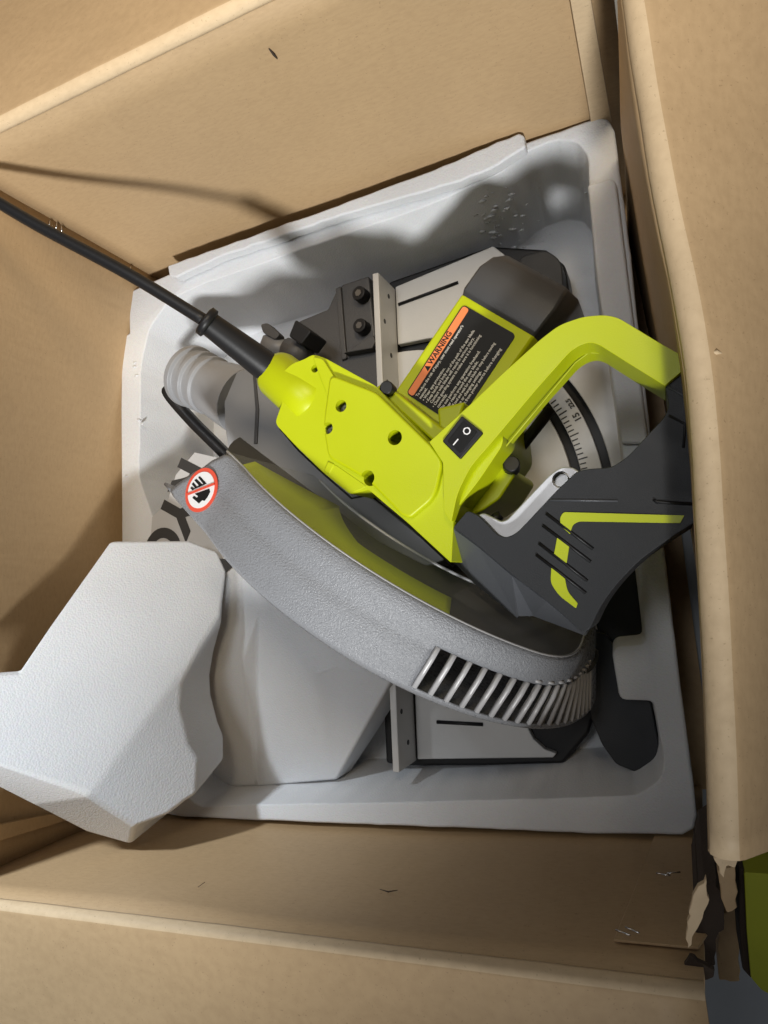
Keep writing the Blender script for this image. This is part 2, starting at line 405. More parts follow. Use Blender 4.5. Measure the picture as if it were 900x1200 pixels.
# scuffed bits of bead foam on the back slope
n_back = Vector((.09, -1, .15)).normalized(); p_back = at(500, 243, ZR - .01)
bm = bmesh.new()
def crumb(bm, c, r):
    g = bmesh.ops.create_icosphere(bm, subdivisions=1, radius=r)
    for v in g['verts']:
        v.co = Vector((v.co.x * random.uniform(.5, 2.0), v.co.y * random.uniform(.3, .8), v.co.z * random.uniform(.6, 1.1))) * 1.0 + c
for i in range(90):
    px, py = random.gauss(580, 20), random.gauss(255, 26)
    if py < 205: continue
    px += (py - 255) * .35
    crumb(bm, on_plane(px, py, p_back, n_back), random.choice([.0005, .0008, .0011, .0022, .003]))
for i in range(60):
    px, py = random.uniform(200, 690), random.uniform(210, 320)
    if py < 330 - (px - 200) * .36 + 12: continue
    crumb(bm, on_plane(px, py, p_back, n_back), random.choice([.0005, .0008, .0012]))
for px, py in [(158, 430), (163, 492), (149, 558), (158, 425), (160, 440), (167, 497)]:
    crumb(bm, at(px, py, ZR), .0018)
cr = from_bm('foam_crumbs', bm, M['foam'], tray, True); cr['kind'] = 'stuff'

# ------------------------------------------------------------------ loose foam blocks
def poly_solid(name, verts, faces, m, bev=.006, seg=3, disp=0.0):
    bm = bmesh.new(); vs = [bm.verts.new(v) for v in verts]
    for f in faces: bm.faces.new([vs[i] for i in f])
    o = from_bm(name, bm, m); bevel(o, bev, seg, 20)
    return o
# block at the left: flat top, rounded ridge, slope toward the guard, cut front face
def bz(x, y, d=0): return (x, y, .2 - .0004216 * (x - 128) + .0001424 * (y - 633) - d)
V = [bz(128, 633), bz(222, 632), bz(222, 690), bz(158, 810), bz(97, 927), bz(0, 896), bz(-40, 880), bz(-40, 790), bz(20, 787), bz(56, 734)]
V += [bz(*p, .008) for p in [(266, 668), (258, 720), (232, 762), (213, 800), (209, 830), (220, 872), (231, 892), (229, 932), (216, 940), (196, 956), (158, 970), (255, 645)]]
W = [at(*v) for v in V]
cw = sum(W, Vector()) / len(W)
W2 = [Vector((cw.x + (p.x - cw.x) * .72, cw.y + (p.y - cw.y) * .85, max(.134, p.z - .055))) for p in W]
fr = [at(*bz(-40, 905, .022)), at(*bz(0, 924, .022)), at(*bz(100, 976, .03)), at(*bz(153, 990, .03))]
fr2 = [Vector((p.x, p.y + .01, p.z - .045)) for p in fr]
verts = W + W2 + fr + fr2; n = len(W); nf = 2 * n
ring_top = [0, 1, 21, 10, 11, 12, 13, 14, 15, 16, 17, 18, 19]
faces = [[0, 1, 2, 3, 4, 5, 6, 7, 8, 9], [1, 21, 10, 11, 2], [2, 11, 12, 13, 3], [3, 13, 14, 15, 4], [4, 15, 16, 17, 18, 19, 20],
         [5, 4, 20, nf + 3, nf + 2, nf + 1], [6, 5, nf + 1, nf]]
side = [20, 19, 18, 17, 16, 15, 14, 13, 12, 11, 10, 21, 1, 0, 9, 8, 7, 6]
for a, b in zip(side, side[1:]): faces.append([a, b, n + b, n + a])
faces.append([nf + 3, 20, n + 20, nf + 7]); faces.append([6, nf, nf + 4, n + 6])
for k in range(3): faces.append([nf + k, nf + k + 1, nf + 5 + k, nf + 4 + k])
bottom = [n + s for s in side] + [nf + 4, nf + 5, nf + 6, nf + 7]; faces.append(bottom)
fb = poly_solid('foam_block', verts, faces, M['foam'], .0055, 4)
tag(fb, 'large loose white foam block leaning against the left box wall', 'foam block', 'loose foam pieces')
# piece under the guard, with a broken upper edge
V = [(262, 672, 0.122), (300, 640, 0.122), (470, 780, 0.122), (456, 803, 0.120), (440, 790, 0.122), (412, 787, 0.123), (394, 780, 0.122), (372, 789, 0.123), (352, 774, 0.124), (330, 742, 0.124), (300, 728, 0.125), (285, 770, 0.124), (262, 786, 0.122), (246, 790, 0.120),
     (394, 914, 0.090), (300, 922, 0.088), (227, 923, 0.086), (224, 868, 0.090), (234, 790, 0.110)]
W = [at(*v) for v in V]; W2 = [Vector((p.x, p.y, .06)) for p in W]; n = len(W)
ring = list(range(0, 4)) + [14, 15, 16, 17, 18]
faces = [[0, 1, 2, 3, 4, 5, 6, 7, 8, 9, 10, 11, 12, 13], [3, 14, 4], [4, 14, 5], [5, 14, 6], [6, 14, 7], [7, 14, 15, 8], [8, 15, 9], [9, 15, 10], [10, 15, 11], [11, 15, 16, 12], [12, 16, 17, 13], [13, 17, 18], [0, 13, 18]]
ring = [0, 1, 2, 3, 14, 15, 16, 17, 18]
for a, b in zip(ring, ring[1:] + ring[:1]): faces.append([a, b, n + b, n + a])
faces.append([n + r for r in ring])
used = set(i for f in faces for i in f)
fb2 = poly_solid('foam_wedge', W + [W2[i] if (n + i) in used else W2[i] for i in range(n)], faces, M['foam'], .0025, 2)
bm = bmesh.new(); bm.from_mesh(fb2.data); bmesh.ops.delete(bm, geom=[v for v in bm.verts if not v.link_faces], context='VERTS'); bm.to_mesh(fb2.data); bm.free()
for p in fb2.data.polygons: p.use_smooth = True
ch = prism('broken_edge', rag([(228, 868), (244, 868), (250, 885), (244, 902), (226, 908)], 7, 1.5, 6), .100, .012, M['foam'], None, bev=.003)
adopt(ch, fb2)
tag(fb2, 'broken white foam wedge under the curved blade guard', 'foam block', 'loose foam pieces')

# ------------------------------------------------------------------ miter saw
saw = thing('miter_saw', 'lime green and charcoal corded miter saw lying in the foam tray', 'saw', (-.2, .06, .03))
ZT = .075
TC = at(475, 600, ZT)
# cast base under everything, then the light table plates
prism('base_frame', [(455, 330), (575, 288), (640, 292), (662, 310), (668, 345), (690, 420), (725, 520), (735, 640), (716, 770), (690, 860), (660, 895), (560, 898), (478, 898), (452, 895), (440, 620)], .066, .032, M['black'], saw, bev=.003)
def sector(name, r0, r1, a0, a1, z, h, m, parent, n=40, bev=.0008):
    A = [a0 + (a1 - a0) * k / n for k in range(n + 1)]
    if r0 > 0: P = [(TC.x + math.cos(a) * r1, TC.y + math.sin(a) * r1) for a in A] + [(TC.x + math.cos(a) * r0, TC.y + math.sin(a) * r0) for a in reversed(A)]
    else: P = [(TC.x + math.cos(a) * r1, TC.y + math.sin(a) * r1) for a in A[:-1]]
    return prism_w(name, P, z, h, m, parent, bev=bev, seg=2)
turn = sector('turntable', 0, .150, 0, 2 * PI, ZT, .008, M['alu'], saw, 72)
ring = sector('miter_scale', .1575, .1742, -1.1, 1.25, ZT - .001, .006, M['alu'], saw)
sector('table_rim', .1815, .215, -.62, 1.02, ZT, .008, M['alu'], saw)
prism('table_extension', round_poly([(463, 336), (578, 288), (596, 302), (590, 345), (545, 392), (500, 397), (466, 404)], [0, 2, 8, 8, 2, 2, 0]), ZT, .008, M['alu'], saw, bev=.0012)
prism('table_extension', [(486, 812), (598, 800), (612, 840), (625, 866), (638, 878), (652, 883), (648, 888), (489, 890)], ZT, .008, M['alu'], saw, bev=.0012)
for pa in (((467, 357), (537, 331)), ((512, 846), (566, 849))):
    tube('table_slot', [at(*pa[0], ZT + .0003), at(*pa[1], ZT + .0003)], .0016, M['black'], saw, 8)
# scale marks and numbers
for k in range(44):
    a = -.15 + k * .0262 * 1.0
    long_ = k % 5 == 0
    r0, r1 = .1580, (.1655 if long_ else .1632)
    d, s = Vector((math.cos(a), math.sin(a), 0)), Vector((-math.sin(a), math.cos(a), 0))
    c = Vector((TC.x, TC.y, ZT - .0006))
    P = [c + d * r0 - s * .0005, c + d * r1 - s * .0005, c + d * r1 + s * .0005, c + d * r0 + s * .0005]
    loft('scale_mark', [P, [p - Vector((0, 0, .0003)) for p in P]], M['tick'], ring)
for s_, (px, py), sz in (('15', (676, 489), .0078), ('22.5', (668, 473), .0052)):
    p = at(px, py, ZT - .0004); d = (p - Vector((TC.x, TC.y, p.z))).normalized()
    text_mesh('scale_number', s_, sz, p + d * sz * .35, Vector((-d.y, d.x, 0)), (0, 0, 1), M['tick'], ring, 'CENTER', bold=.0002).name = 'scale_number'
# fences
def fence(y0, y1, name='fence'):
    base = [at(lerp(462, 487, (y - 330) / 560), y, ZT) for y in (y0, y1)]
    d = (base[1] - base[0]).normalized(); nrm = Vector((-d.y, d.x, 0)); nrm = nrm if nrm.x < 0 else -nrm
    b0, b1 = base; h = Vector((0, 0, .038))
    P = [b0, b1, b1 + nrm * .006, b0 + nrm * .006]
    o = loft(name, [[p + h for p in P], [p - Vector((0, 0, .002)) for p in P]], M['alu'], saw, bev=.001, seg=2)
    L = (b1 - b0).length
    for k in range(int(L / .028)):
        q = b0 + d * (.014 + k * .028) + Vector((0, 0, .016 + (k % 2) * .012))
        cyl('fence_hole', q - nrm * .0002 + nrm * .0006, -nrm, .0022, .0008, M['black'], o, 12)
    return o
fence(338, 520); fence(770, 892)
# dark cast bracket behind the fence
br = prism('fence_bracket', [(340, 400), (350, 376), (384, 362), (394, 340), (402, 333), (432, 323), (447, 460), (340, 470)], .098, .05, M['castdk'], saw, bev=.002)
prism('bracket_rib', [(393, 338), (399, 335), (406, 420), (400, 422)], .101, .02, M['castdk'], br, bev=.001)
prism('bracket_rib', [(402, 414), (437, 392), (440, 400), (436, 408)], .108, .02, M['castdk'], br, bev=.001)
for px, py in ((421, 343), (422, 381)):
    p = at(px, py, .108)
    b = cyl('bracket_bolt', p - Vector((0, 0, .012)), (-.1, 0, 1), .0068, .012, M['black'], br, 20, .0012)
    cyl('bolt_socket', p + Vector((-.001, 0, .0002)), (-.1, 0, 1), .0033, .0004, M['steel'], b, 6)
# clamp knob, nut and spindle at the pivot
kn = prism('clamp_knob', round_poly([(346, 374), (365, 388), (353, 404), (338, 394)], 3), .15, .03, M['black'], saw, bev=.002)
tube('pivot_nut', [at(312, 402, .13), at(338, 412, .13)], .0095, M['grey'], saw, 6)
tube('pivot_nut', [at(336, 410, .132), at(360, 418, .132)], .011, M['castdk'], saw, 16)
prism('pivot_tab', round_poly([(305, 380), (313, 378), (328, 392), (322, 398), (308, 390)], 3), .14, .01, M['castdk'], saw, bev=.001)
# dark rubber-faced feet of the base in the pockets of the tray
prism('base_foot', round_poly([(610, 300), (640, 292), (658, 305), (661, 350), (600, 350)], [4, 8, 12, 4, 4]), .088, .05, M['dark'], saw, bev=.004)
prism('base_foot', round_poly([(688, 735), (712, 745), (722, 765), (727, 818), (762, 821), (774, 884), (770, 898), (745, 905), (722, 896), (705, 872), (692, 840), (690, 800)], 5), .088, .05, M['dark'], saw, bev=.004)
prism('base_arm', [(690, 700), (746, 662), (757, 752), (722, 757), (700, 740)], .080, .05, M['dark'], saw, bev=.003)
# printed sheet between guard and tray rim
sheet = prism('printed_sheet', [(176, 640), (178, 606), (196, 588), (206, 556), (228, 530), (272, 540), (272, 655), (190, 655)], .1345, .0012, M['sheet'], None, bev=.0003, seg=1)
tag(sheet, 'grey sheet with bold black letters tucked between guard and foam tray', 'printed sheet')
q0 = at(222, 518, .1348); q1 = at(180, 622, .1348)
text_mesh('printed_letters', 'RYOBI', .056, lerp(q0, q1, .16), (q1 - q0), (0, 0, 1), M['tick'], sheet, bold=.0022)
# pivot housing and dust outlet
pts = round_poly([(262, 462), (276, 436), (300, 428), (330, 446), (352, 500), (420, 570), (524, 655), (500, 664), (410, 618), (300, 556), (270, 536), (264, 505)], 6)
hub = prism('pivot_housing', pts, .195, .10, M['castgrey'], saw, bev=.010, seg=4)
prism('housing_seam', [(296, 440), (299, 440), (303, 480), (301, 520), (297, 520), (299, 480)], .1962, .004, M['castdk'], hub, bev=.0005)
a, b = at(222, 440, .165), at(268, 462, .172)
ax = (b - a).normalized()
prof = [(-.001, .0262), (.001, .0280), (.006, .0280), (.0075, .0250), (.014, .0246), (.0150, .0268), (.019, .0268), (.0205, .0242), (.027, .0240), (.028, .0262), (.032, .0262), (.0335, .0240), (.055, .0270), (.075, .029)]
sd = ax.cross(Vector((0, 0, 1))).normalized(); uu = sd.cross(ax)
rings = [[a + ax * t + (sd * math.cos(g) + uu * math.sin(g)) * r for g in [2 * PI * k / 36 for k in range(36)]] for t, r in prof]
inner = [[a + ax * t + (sd * math.cos(g) + uu * math.sin(g)) * r for g in [2 * PI * k / 36 for k in range(36)]] for t, r in ((.05, .021), (-.001, .0235))]
dp = loft('dust_port', inner + rings, M['castgrey'], saw, caps=(True, True)); bevel(dp, .0006, 2, 30)
# black bar (dust bag support) beside the port
bp = [at(214, 440, .15), at(201, 452, .148), at(198, 461, .145), at(225, 493, .135), at(259, 527, .125), at(275, 545, .12)]
tube('support_bar', catmull(bp, 5), .0062, M['black'], saw, 4)

# ---- blade guard: a 182 mm radius shroud, axis nearly level
GC, PSI, BETA, GR, GS = Vector((-.197, .0242, .128)), -.6157, .1258, .182, .0257
gd = Vector((math.cos(PSI), math.sin(PSI), 0)); gn = Vector((-math.sin(PSI), math.cos(PSI), 0))
ga = gn * math.cos(BETA) + Vector((0, 0, math.sin(BETA))); gu = gd.cross(ga); gu = gu if gu.z > 0 else -gu
T1 = 1.96
def G(t, s, r=GR):
    k = (1 + .19 * (t - T1)) / math.cos(t - T1) if T1 < t < 2.7 else 1.0       # the left end of the shroud runs out flat
    return GC + ga * s + (gd * math.cos(t) + gu * math.sin(t)) * (r * k)
def g_hit(px, py, r=GR):
    """where the sight line meets the shroud: angle and offset along the axis"""
    d = ray(px, py).normalized(); o = CAM - GC
    dx, dy, ox, oy = d.dot(gd), d.dot(gu), o.dot(gd), o.dot(gu)
    A, B, C = dx * dx + dy * dy, 2 * (dx * ox + dy * oy), ox * ox + oy * oy - r * r
    k = (-B - math.sqrt(max(0, B * B - 4 * A * C))) / (2 * A); p = o + d * k
    return math.atan2(p.dot(gu), p.dot(gd)), p.dot(ga)
def tLs(s): return lerp(2.05, 2.215, (GS - s) / (2 * GS)) - .012 * max(0, ((GS - s) / (2 * GS) - .78) / .22) ** 2 - .02 * max(0, (.2 - (GS - s) / (2 * GS)) / .2) ** 2
tL = 2.235
_e = G(2.24, 0) - G(T1, 0); N1 = ga.cross(_e).normalized(); N1 = N1 if N1.z > 0 else -N1
def g_pt(px, py, lift):
    t, s = g_hit(px, py)
    if t < T1: return G(t, s, GR + lift)
    return on_plane(px, py, G(T1, 0), N1) + N1 * lift
tV0, tV1 = g_hit(498, 776)[0], .02
sV0, sV1 = .0075, -.0205
print('guard angles', tL, tV0, g_hit(514, 754), g_hit(482, 797), g_hit(237, 575), g_hit(664, 830))
guard = thing('blade_guard', '', '')
bpy.data.objects.remove(guard)
def rim_r(s, t=2.0):
    x = s / GS
    e = min(1, max(0, (.70 - t) / .70)); tp = .031 * e * e * (3 - 2 * e) * max(0, (x + 1) / 2)     # the right end draws in toward the motor side
    return rim_base(x) - tp
def rim_base(x):
    if x > .93: return GR - .0010 - .0030 * (x - .93) / .07
    if x > .12: return GR - .0010
    if x > .05: return GR - .0010 * (x - .05) / .07
    if x > -.85: return GR + .0006 * (.05 - x)
    return GR + .0005 - .0035 * (-.85 - x) / .15
def strip(name, t0, t1, svals, m, parent, n=48, thick=.0018, rfun=rim_r, smooth=True):
    rows = [[G(lerp(t0, t1(s) if callable(t1) else t1, i / n), s, rfun(s, lerp(t0, t1(s) if callable(t1) else t1, i / n))) for s in svals] for i in range(n + 1)]
    o = loft(name, rows, m, parent, closed=False, smooth=smooth)
    md = o.modifiers.new('thickness', 'SOLIDIFY'); md.thickness = thick; md.offset = 0
    return o
SS = [GS, GS * .93, GS * .6, GS * .3, GS * .12, GS * .05, -GS * .3, -GS * .6, -GS * .85, -GS]
tEnd = -.2
SS = [GS, GS * .97, GS * .93, GS * .6, sV0 + .003, sV0, GS * .12, GS * .05, -GS * .3, -GS * .6, sV1, -GS * .85, -GS * .95, -GS]
tv_end = tV1 - .012
bm = bmesh.new(); rows = []
T_ = [lerp(tEnd, tv_end, i / 6) for i in range(6)] + [lerp(tv_end, tV0, i / 44) for i in range(44)]
for i in range(len(T_) + 61):
    row = []
    for s in SS:
        t = T_[i] if i < len(T_) else lerp(tV0, tLs(s), (i - len(T_)) / 60)
        row.append(bm.verts.new(G(t, s, rim_r(s, t))))
    rows.append(row)
for i in range(len(rows) - 1):
    for k in range(len(SS) - 1):
        if 6 <= i < len(T_) and sV1 - 1e-6 <= SS[k + 1] and SS[k] <= sV0 + 1e-6: continue       # the vent opening
        bm.faces.new((rows[i][k], rows[i][k + 1], rows[i + 1][k + 1], rows[i + 1][k]))
g_rim = from_bm('guard_rim', bm, M['frost'], saw, True)
md = g_rim.modifiers.new('thickness', 'SOLIDIFY'); md.thickness = .0018; md.offset = 0
NB = 18
for k in range(NB):
    t = lerp(tV0 - .012, tV1, k / (NB - 1)); wdt = .022
    rows = [[G(t + dt, s, rim_r(s, t) + dr) for s in (sV0, lerp(sV0, sV1, .3), lerp(sV0, sV1, .6), sV1)] for dt, dr in ((-wdt / 2, 0), (-wdt / 4, .0016), (wdt / 4, .0016), (wdt / 2, 0))]
    o = loft('vent_bar', rows, M['bar'], g_rim, closed=False, smooth=True)
    md = o.modifiers.new('thickness', 'SOLIDIFY'); md.thickness = .0035; md.offset = -1
for k in range(9):
    t = lerp(.62, .06, k / 8); q = G(t, sV0 + .0022, rim_r(sV0, t) + .0006)
    tube('vent_bead', [G(t - .014, sV0 + .0020, rim_r(sV0, t) + .0008), G(t + .014, sV0 + .0020, rim_r(sV0, t) + .0008)], .0011, M['bar'], g_rim, 8)
# side walls: frosted on the far side, clear toward the motor
def disc_wall(name, s, r0, r1, t0, t1, m, parent, thick=.0018, n=60, ds=0):
    rows = [[G(lerp(t0, t1, i / n), s + ds * k / 3, lerp(rim_r(s, lerp(t0, t1, i / n)) - .0003, r0, k / 3)) for k in range(4)] for i in range(n + 1)]
    o = loft(name, rows, m, parent, closed=False, smooth=True)
    if thick: md = o.modifiers.new('thickness', 'SOLIDIFY'); md.thickness = thick; md.offset = 0
    return o
disc_wall('far_side', -GS * .97, .10, GR - .0078, tEnd, 2.27, M['frost'], g_rim)
disc_wall('clear_window', GS * .999, .113, GR - .0035, tEnd, 2.06, M['clear'], g_rim, 0, ds=.003)
# toothed blade and the lime inner shield seen through the clear side
bm = bmesh.new()
N = 60; rim_v = []
for k in range(N):
    t = 2 * PI * k / N
    rim_v += [GC - ga * .002 + (gd * math.cos(q) + gu * math.sin(q)) * r for q, r in ((t, .158), (t + .03, .150))]
f = bm.faces.new([bm.verts.new(p) for p in rim_v])
bmesh.ops.bisect_plane(bm, geom=bm.verts[:] + bm.edges[:] + bm.faces[:], plane_co=(0, 0, .078), plane_no=(0, 0, -1), clear_outer=True)
blade = from_bm('saw_blade', bm, M['steel'], saw)
md = blade.modifiers.new('thickness', 'SOLIDIFY'); md.thickness = .0024
n = 40
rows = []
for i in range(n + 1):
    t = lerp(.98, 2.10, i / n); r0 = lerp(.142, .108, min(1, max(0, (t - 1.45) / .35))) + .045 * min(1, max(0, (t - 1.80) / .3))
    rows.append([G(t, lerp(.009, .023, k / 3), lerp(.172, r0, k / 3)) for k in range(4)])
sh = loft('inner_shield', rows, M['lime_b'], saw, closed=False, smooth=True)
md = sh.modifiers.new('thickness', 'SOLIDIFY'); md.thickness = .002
bm = bmesh.new()
bm.faces.new([bm.verts.new(GC + ga * .006 + (gd * math.cos(2 * PI * k / 72) + gu * math.sin(2 * PI * k / 72)) * .166) for k in range(72)])
bmesh.ops.bisect_plane(bm, geom=bm.verts[:] + bm.edges[:] + bm.faces[:], plane_co=(0, 0, .078), plane_no=(0, 0, -1), clear_outer=True)
ac = from_bm('dark_backing_disc', bm, M['innard'], saw)  # added dark disc, stands in for the shaded interior behind the window
md = ac.modifiers.new('thickness', 'SOLIDIFY'); md.thickness = .003
tube('window_edge_glint', [G(lerp(.2, 2.0, i / 50), GS + .003, .1135) for i in range(51)], .0010, M['bar'], g_rim, 8)  # pale tube that paints a glossy highlight along the window's top edge
tube('rim_edge', [G(lerp(-.2, 2.06, i / 60), GS + .0002, rim_r(GS, lerp(-.2, 2.06, i / 60)) + .0004) for i in range(61)], .0009, M['bar'], g_rim, 8)
# prohibition sticker on the guard
def patch(name, pxs, lift, m, parent):
    return loft(name, [[g_pt(x, y, lift) for x, y in pxs], [g_pt(x, y, lift - .0004) for x, y in pxs]], m, parent)
def ell(k, n=40): return [(238.3 + k * (18.2 * math.cos(2 * PI * i / n) - 5 * math.sin(2 * PI * i / n)), 574.6 + k * 26 * math.sin(2 * PI * i / n)) for i in range(n)]
st_o = patch('hand_sticker', ell(1.0), .0016, M['red'], saw)
patch('sticker_face', ell(.82), .0019, M['white'], st_o)
def patch_px(name, zpts, lift, m, parent): return patch(name, [(190 + x / 9, 530 + y / 9) for x, y in zpts], lift, m, parent)
for pts in ([(408, 272), (425, 258), (497, 335), (468, 345)], [(368, 300), (388, 285), (455, 347), (422, 362)], [(340, 340), (358, 322), (402, 376), (378, 386)], [(325, 382), (340, 366), (370, 388), (347, 404)],
            [(425, 345), (497, 335), (440, 362), (345, 400)],
            [(372, 442), (525, 388), (533, 420), (503, 480), (472, 517), (450, 508), (416, 543), (348, 486), (362, 464), (396, 484), (406, 466)]):
    patch_px('hand_print', pts, .0022, M['ink'], st_o)
patch_px('sticker_slash', [(285, 440), (578, 325), (583, 348), (287, 464)], .0025, M['red'], st_o)

# ---- head housing
ZB = .272
hs = round_poly([(331, 470), (326, 454), (330, 437), (342, 426), (356, 421), (367, 415), (380, 419), (440, 452), (503, 518), (548, 476), (585, 470), (590, 520), (562, 562), (532, 600), (529, 660), (477, 612), (432, 574), (410, 579), (379, 554), (346, 522), (322, 496)],
                [4, 6, 6, 6, 3, 5, 6, 5, 2, 2, 5, 8, 10, 6, 3, 4, 3, 3, 4, 6, 6])
body = prism('head_housing', hs, ZB, .085, M['lime'], saw, bev=.0075, seg=5)
bake(body)
pan = prism('housing_cover', round_poly([(386, 438), (440, 459), (505, 522), (519, 540), (510, 582), (480, 607), (470, 604), (430, 562), (384, 536), (378, 500)], [10, 6, 4, 10, 14, 10, 4, 6, 8, 10]), ZB + .0045, .012, M['lime'], body, bev=.0044, seg=5)
bake(pan)
ear = prism('housing_lug', round_poly([(366, 418), (378, 420), (398, 452), (392, 466), (384, 466)], 4), ZB + .003, .02, M['lime'], body, bev=.003)
ear2 = prism('housing_lug', round_poly([(332, 474), (352, 492), (372, 530), (384, 552), (372, 548), (324, 497)], 5), ZB - .001, .03, M['lime'], body, bev=.004)
prism('housing_rib', round_poly([(384, 540), (392, 544), (386, 556), (379, 552)], 2), ZB + .001, .02, M['lime'], body, bev=.002)
prism('housing_rib', round_poly([(392, 544), (430, 570), (412, 578), (384, 556)], 3), ZB + .0005, .02, M['lime'], body, bev=.002)
holes = [(400, 476, .0038, .004), (384, 502, .0038, .004), (463, 513, .0046, .022), (431, 560, .0046, .022)]
def cutter(px, py, r, z): return cyl('c', at(px, py, z) - Vector((0, 0, .035)), (0, 0, 1), r, .05, None, None, 28)
bpy.context.view_layer.update()
cut(pan, [cutter(x, y, r, ZB + .004) for x, y, r, d in holes])
cut(body, [cutter(x, y, r, ZB + .004) for x, y, r, d in holes] + [cutter(369, 432, .0026, ZB)])
bake(ear2); bpy.context.view_layer.update(); cut(ear2, [cutter(336, 490, .0030, ZB)])
for x, y, r, d in holes[:2] + [(336, 490, .003, .012), (369, 432, .0026, .008)]:
    p = at(x, y, ZB) - Vector((0, 0, d * .7))
    s_ = cyl('housing_screw', p - Vector((0, 0, .004)), (0, 0, 1), r * .95, .004, M['castdk'], body, 20, .0004)
    for a in (0.4, 0.4 + PI / 2):
        d1 = Vector((math.cos(a), math.sin(a), 0)) * r * .6; d2 = Vector((-d1.y, d1.x, 0)) * .25
        P = [p + d1 + d2, p - d1 + d2, p - d1 - d2, p + d1 - d2]
        loft('screw_slot', [[q + Vector((0, 0, .0002 + a * .00005)) for q in P], [q for q in P]], M['steel'], s_)
for x, y, r, d in holes[2:]:
    cyl('hole_bottom', at(x, y, ZB) - Vector((-.002, 0, .03)), (0, 0, 1), r * 1.0, .008, M['black'], body, 20)
# cord socket
sa, sb = at(322, 436, .255), at(372, 478, .259)
sax = (sb - sa).normalized()
tube('cord_socket', [sa, sa + sax * .004, sa + sax * .03, sb, sb + sax * .01], [.0152, .0165, .0172, .0172, .004], M['lime'], body, 32)
# ---- cord and boot
b0, b1 = at(330, 443, .256), at(238, 374, .296)
boot = tube('cord_boot', [lerp(b0, b1, t) for t in (-.1, 0, .3, .6, .9, .985, 1.0)], [.0112, .0112, .0103, .0093, .0082, .0080, .0060], M['black'], saw, 28)
cb = (b1 - b0).normalized()
tube('boot_collar', [b1 - cb * .006, b1 - cb * .005, b1 - cb * .001, b1], [.008, .0102, .0102, .008], M['black'], boot, 28)
cp = [at(245, 379, .294), at(150, 321, .309), at(40, 262, .324), at(-60, 204, .340), at(-130, 180, .36)]
tube('power_cord', catmull(cp, 8), .0042, M['black'], saw, 16)

# ---- motor
ZM = .228
def motor_ring(c, ux, hw, zt, zb, e=.86, n=0):
    h = (zt - zb) / 2; zc = (zt + zb) / 2
    prof = [(-1, -.5), (-1, .58), (-e, 1), (e, 1), (1, .58), (1, -.5), (.7, -1), (-.7, -1)]
    return [Vector((c.x, c.y, zc + z * h)) + ux * (x * hw) for x, z in prof]
mL0, mR0 = at(455, 462, ZM - .006), at(560, 520, ZM - .006)
mL1, mR1 = at(539, 343, ZM - .006), at(636, 400, ZM - .006)
e1 = (mR1 - mL1); mux = e1.normalized(); hw = e1.length / 2 * 1.0; c1 = (mL1 + mR1) / 2
mdir = Vector((mux.y, -mux.x, 0)); mdir = mdir if mdir.y > 0 else -mdir
mdir = ((mL1 - mL0).normalized() + mdir).normalized()
mo = loft('motor_housing', [motor_ring(c1 - mdir * .13, mux, hw, ZM, ZM - .08), motor_ring(c1 - mdir * .002, mux, hw, ZM, ZM - .08), motor_ring(c1, mux, hw * .985, ZM - .001, ZM - .079)], M['lime'], saw, bev=.010, seg=6)
cap = loft('motor_end_cap', [motor_ring(c1 - mdir * .004, mux, hw * .97, ZM - .002, ZM - .08), motor_ring(c1 + mdir * .0005, mux, hw * 1.0, ZM + .0004, ZM - .081), motor_ring(c1 + mdir * .002, mux, hw * 1.03, ZM + .001, ZM - .082),
    motor_ring(c1 + mdir * .020, mux, hw * 1.03, ZM + .000, ZM - .082), motor_ring(c1 + mdir * .030, mux, hw * 1.0, ZM - .004, ZM - .08, .82), motor_ring(c1 + mdir * .037, mux, hw * .92, ZM - .012, ZM - .072, .78), motor_ring(c1 + mdir * .040, mux, hw * .7, ZM - .024, ZM - .06, .7)], M['cap'], saw, bev=.0075, seg=5)
# warning label, upright along the motor
lz = ZM + .0004
l_tl, l_tr, l_bl, l_br = at(476, 461, lz), at(543, 357, lz), at(529, 497, lz), at(609, 397, lz)
lx = (l_tr - l_tl).normalized(); ldn = Vector((lx.y, -lx.x, 0)); ldn = ldn if ldn.dot(l_bl - l_tl) > 0 else -ldn
LW, LH = (l_tr - l_tl).length, ((l_bl - l_tl).dot(ldn) + (l_br - l_tr).dot(ldn)) / 2
def lab(x, y, dz=0): return l_tl + lx * x + ldn * y + Vector((0, 0, dz))
def rrect(x0, y0, x1, y1, r, dz, n=5):
    out = []
    for cx_, cy_, a0 in ((x1 - r, y0 + r, -PI / 2), (x1 - r, y1 - r, 0), (x0 + r, y1 - r, PI / 2), (x0 + r, y0 + r, PI)):
        for k in range(n + 1):
            a = a0 + PI / 2 * k / n; out.append(lab(cx_ + math.cos(a) * r, cy_ + math.sin(a) * r, dz))
    return out
label = loft('warning_label', [rrect(0, 0, LW, LH, .003, .0005), rrect(0, 0, LW, LH, .003, -.004)], M['ink'], mo)
OB = LH * .135
loft('orange_band', [rrect(.0008, .0008, LW - .0008, OB, .0018, .0008), rrect(.0008, .0008, LW - .0008, OB, .0018, .0003)], M['orange'], label)
text_mesh('warning_word', 'WARNING', OB * .92, lab(LW * .36, OB * .84, .0010), lx, (0, 0, 1), M['ink'], label, bold=.00012, scale_x=.95)
tri = [lab(LW * .29, OB * .86, .001), lab(LW * .345, OB * .86, .001), lab(LW * .3175, OB * .16, .001)]
loft('warning_triangle', [tri, [p - Vector((0, 0, .0002)) for p in tri]], M['ink'], label)
